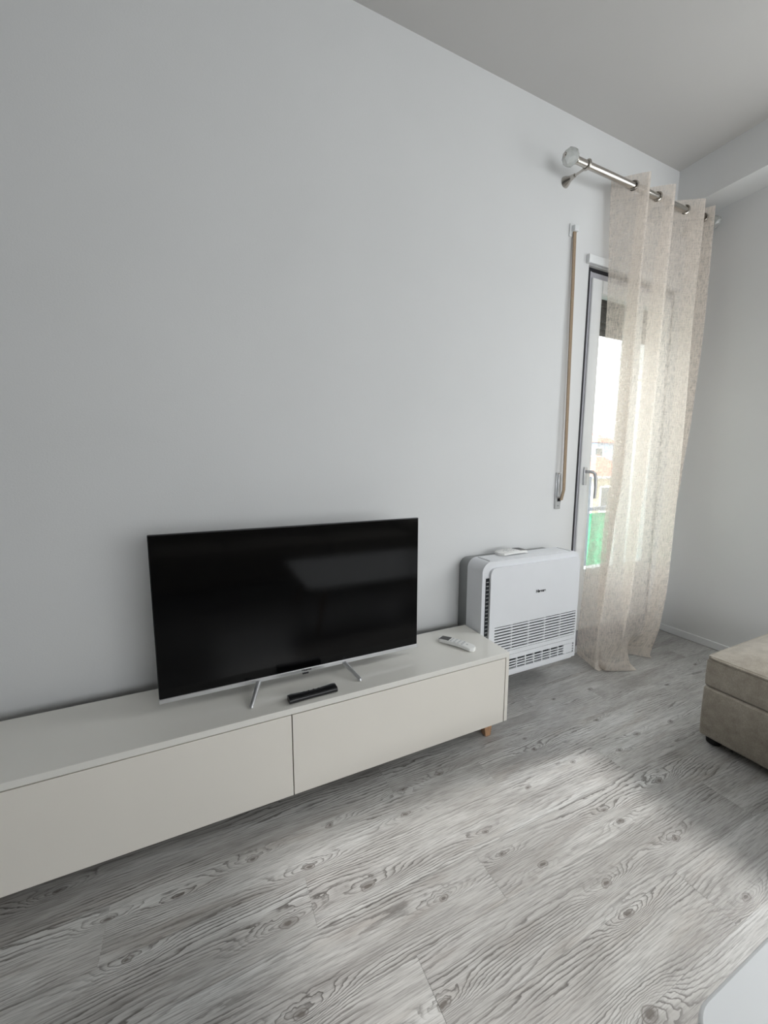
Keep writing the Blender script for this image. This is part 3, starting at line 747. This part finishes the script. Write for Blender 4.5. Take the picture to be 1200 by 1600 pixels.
# ------------------------------------------------------------------ sofa (only mirrored in the dark screen)
sf = empty('sofa', (1.2, -3.3, 0), 'taupe fabric sofa seen only as a dim reflection in the television screen', 'sofa')
def sp(name, bm, mat, parent=sf, **k): return link(name, rel(bm, sf), mat, parent, **k)
sp('base', BX(-1.1, 2.5, -3.72, -2.86, 0.06, 0.27), 'fabric', bevel=0.02, seg=3)
for a, b in ((-0.88, 0.165), (0.175, 1.22), (1.23, 2.28)):
    sp('seat_cushion', puffy(a, b, -3.45, -2.83, 0.275, 0.43, 0.03, 0.008), 'fabric', bevel=0.03, seg=3)
    sp('back_cushion', puffy(a, b, -3.66, -3.46, 0.43, 0.80, 0.02, 0.01), 'fabric', bevel=0.03, seg=3)
for a, b in ((-1.1, -0.885), (2.285, 2.5)): sp('armrest', BX(a, b, -3.72, -2.84, 0.2705, 0.60), 'fabric', bevel=0.03, seg=3)
sp('backrest', BX(-0.8845, 2.2845, -3.82, -3.665, 0.2705, 0.78), 'fabric', bevel=0.03, seg=3)
for x in (-1.02, 2.42):
    for y in (-3.64, -2.94): sp('foot', TU([(x, y, 0), (x, y, 0.062)], [0.022, 0.028], 14), 'foot', smooth=True)

# ------------------------------------------------------------------ outside: balcony and the houses beyond
struct('balcony_floor', BX(1.6, 6.0, 0.241, 1.25, -0.16, 0.02), 'slab')
struct('wall_balcony', BX(3.80, 6.0, 0.80, 0.87, 0.02, 2.9), 'render_grey')
rl = empty('balcony_railing', (3.0, 0.7, 0.02), 'slate grey balcony railing with pale rails and green netting seen through the door glass', 'railing')
def rp(name, bm, mat, parent=rl, **k): return link(name, rel(bm, rl), mat, parent, **k)
for x in (2.0, 3.055, 3.95): rp('post', BX(x-0.027, x+0.027, 0.58, 0.64, 0.02, 1.17), 'rail_dark', bevel=0.004)
for z, r in ((1.155, 0.011), (1.340, 0.006), (1.505, 0.006)):
    rp('rail', TU([(1.9, 0.61, z), (4.0, 0.61, z)], r, 10), 'rail_pale', smooth=True)
for x in (1.93, 3.99): rp('upright', TU([(x, 0.61, 1.15), (x, 0.61, 1.52)], 0.006, 8), 'rail_pale', smooth=True)
rp('lower_rail', BX(1.9, 4.0, 0.585, 0.635, 0.865, 0.895), 'rail_dark')
bm = bmesh.new(); rows = []
for i in range(61):
    x = 1.92 + i*2.06/60
    rows.append([bm.verts.new((x, 0.66+0.012*math.sin(i*1.7)+0.004*math.sin(j*2.1+i), 0.06+0.77*j/12)) for j in range(13)])
for a, b in zip(rows, rows[1:]):
    for j in range(12): bm.faces.new((a[j], b[j], b[j+1], a[j+1]))
o = rp('netting', bm, 'green', smooth=True); sd = o.modifiers.new('thick', 'SOLIDIFY'); sd.thickness = 0.003
struct('outdoor_ground', BX(-30, 80, 3.0, 120, -6.2, -6.0), 'ground')
def house(name, label, x0, x1, y0, y1, zb, ze, zr, wmat, windows):
    h = empty(name, ((x0+x1)/2, (y0+y1)/2, zb), label, 'building')
    def hp(n, bm, mat, parent=h): return link(n, rel(bm, h), mat, parent)
    hp('wall', BX(x0, x1, y0, y1, zb, ze), wmat)
    bm = bmesh.new(); ym = (y0+y1)/2; o_ = 0.35
    v = [bm.verts.new(p) for p in ((x0-o_, y0-o_, ze), (x1+o_, y0-o_, ze), (x1+o_, y1+o_, ze), (x0-o_, y1+o_, ze), (x0-o_, ym, zr), (x1+o_, ym, zr))]
    for f in ((0, 1, 5, 4), (2, 3, 4, 5), (0, 4, 3), (1, 2, 5), (0, 3, 2, 1)): bm.faces.new([v[i] for i in f])
    hp('roof', bm, 'terracotta')
    for (wx, wz, ww, wh) in windows:
        f = hp('window', BX(wx-ww/2, wx+ww/2, y0-0.06, y0-0.001, wz-wh/2, wz+wh/2), 'pvc')
        hp('pane', BX(wx-ww/2+0.1, wx+ww/2-0.1, y0-0.07, y0-0.0605, wz-wh/2+0.1, wz+wh/2-0.1), 'lcd', f)
    return h
house('house', 'cream house with terracotta roof seen through the left pane of the balcony door', 14.5, 21.5, 12, 17, -6, 0.58, 1.75, 'cream_wall',
      [(16.2, -0.6, 1.0, 1.4), (17.6, -0.6, 1.0, 1.4), (19.2, -0.6, 1.0, 1.4), (16.2, -3.4, 1.0, 1.4), (19.2, -3.4, 1.0, 1.4)])
house('house', 'pale blue house on the hill far behind the cream house', 28.0, 37.0, 24, 30, -6, 3.2, 4.4, 'blue_wall',
      [(29.5, 2.0, 1.2, 1.5), (32, 2.0, 1.2, 1.5), (34.5, 2.0, 1.2, 1.5)])

# ------------------------------------------------------------------ light
w = bpy.data.worlds.new('world'); SC.world = w; w.use_nodes = True
nt = w.node_tree; nt.nodes.clear()
wo = N(nt, 'ShaderNodeOutputWorld'); bg = N(nt, 'ShaderNodeBackground'); lk(nt, bg.outputs[0], wo.inputs[0])
bg.inputs[0].default_value = (0.95, 0.98, 1.0, 1)
wtc = N(nt, 'ShaderNodeTexCoord'); wsep = N(nt, 'ShaderNodeSeparateXYZ'); lk(nt, wtc.outputs['Generated'], wsep.inputs[0])
# overcast sky, brighter on the sun's side than on the far side of the house
wr = N(nt, 'ShaderNodeMapRange'); wr.interpolation_type = 'SMOOTHSTEP'
wr.inputs['From Min'].default_value = -0.35; wr.inputs['From Max'].default_value = 0.55
wr.inputs['To Min'].default_value = 3.7; wr.inputs['To Max'].default_value = 2.0
lk(nt, wsep.outputs[1], wr.inputs['Value'])
# overcast rule: the zenith is about three times as bright as the horizon
zen = math_n(nt, 'MULTIPLY_ADD', math_n(nt, 'MAXIMUM', wsep.outputs[2], 0.0), 2.0, 1.0)
lk(nt, math_n(nt, 'MULTIPLY', wr.outputs[0], zen), bg.inputs[1])
def portal(loc, rot, sx, sy):
    l = bpy.data.lights.new('window_portal', 'AREA'); l.shape = 'RECTANGLE'; l.size = sx; l.size_y = sy; l.cycles.is_portal = True
    o = bpy.data.objects.new('window_portal', l); COL.objects.link(o); o.location = loc; o.rotation_euler = rot
portal((1.55, YB-0.02, 1.175), (PI/2, 0, 0), 2.9, 2.35)            # rear terrace door, light enters towards +y
portal((XR+0.1, (RY0+RY1)/2, (RZ0+RZ1)/2), (0, PI/2, 0), RZ1-RZ0, RY1-RY0)
portal(((WX0+WX1)/2, 0.2, 1.3), (-PI/2, 0, 0), WX1-WX0, WZ1-WZ0)
sl = bpy.data.lights.new('sun', 'SUN'); sl.energy = 2.4; sl.angle = math.radians(2.8); sl.color = (1.0, 0.98, 0.95)
so_ = bpy.data.objects.new('sun', sl); COL.objects.link(so_)
so_.rotation_euler = Vector((-1.0, 0.08, -0.887)).to_track_quat('-Z', 'Y').to_euler()

SC.view_settings.view_transform = 'Standard'; SC.view_settings.look = 'None'
SC.view_settings.exposure = 0.24; SC.view_settings.gamma = 1.0; SC.view_settings.use_curve_mapping = False
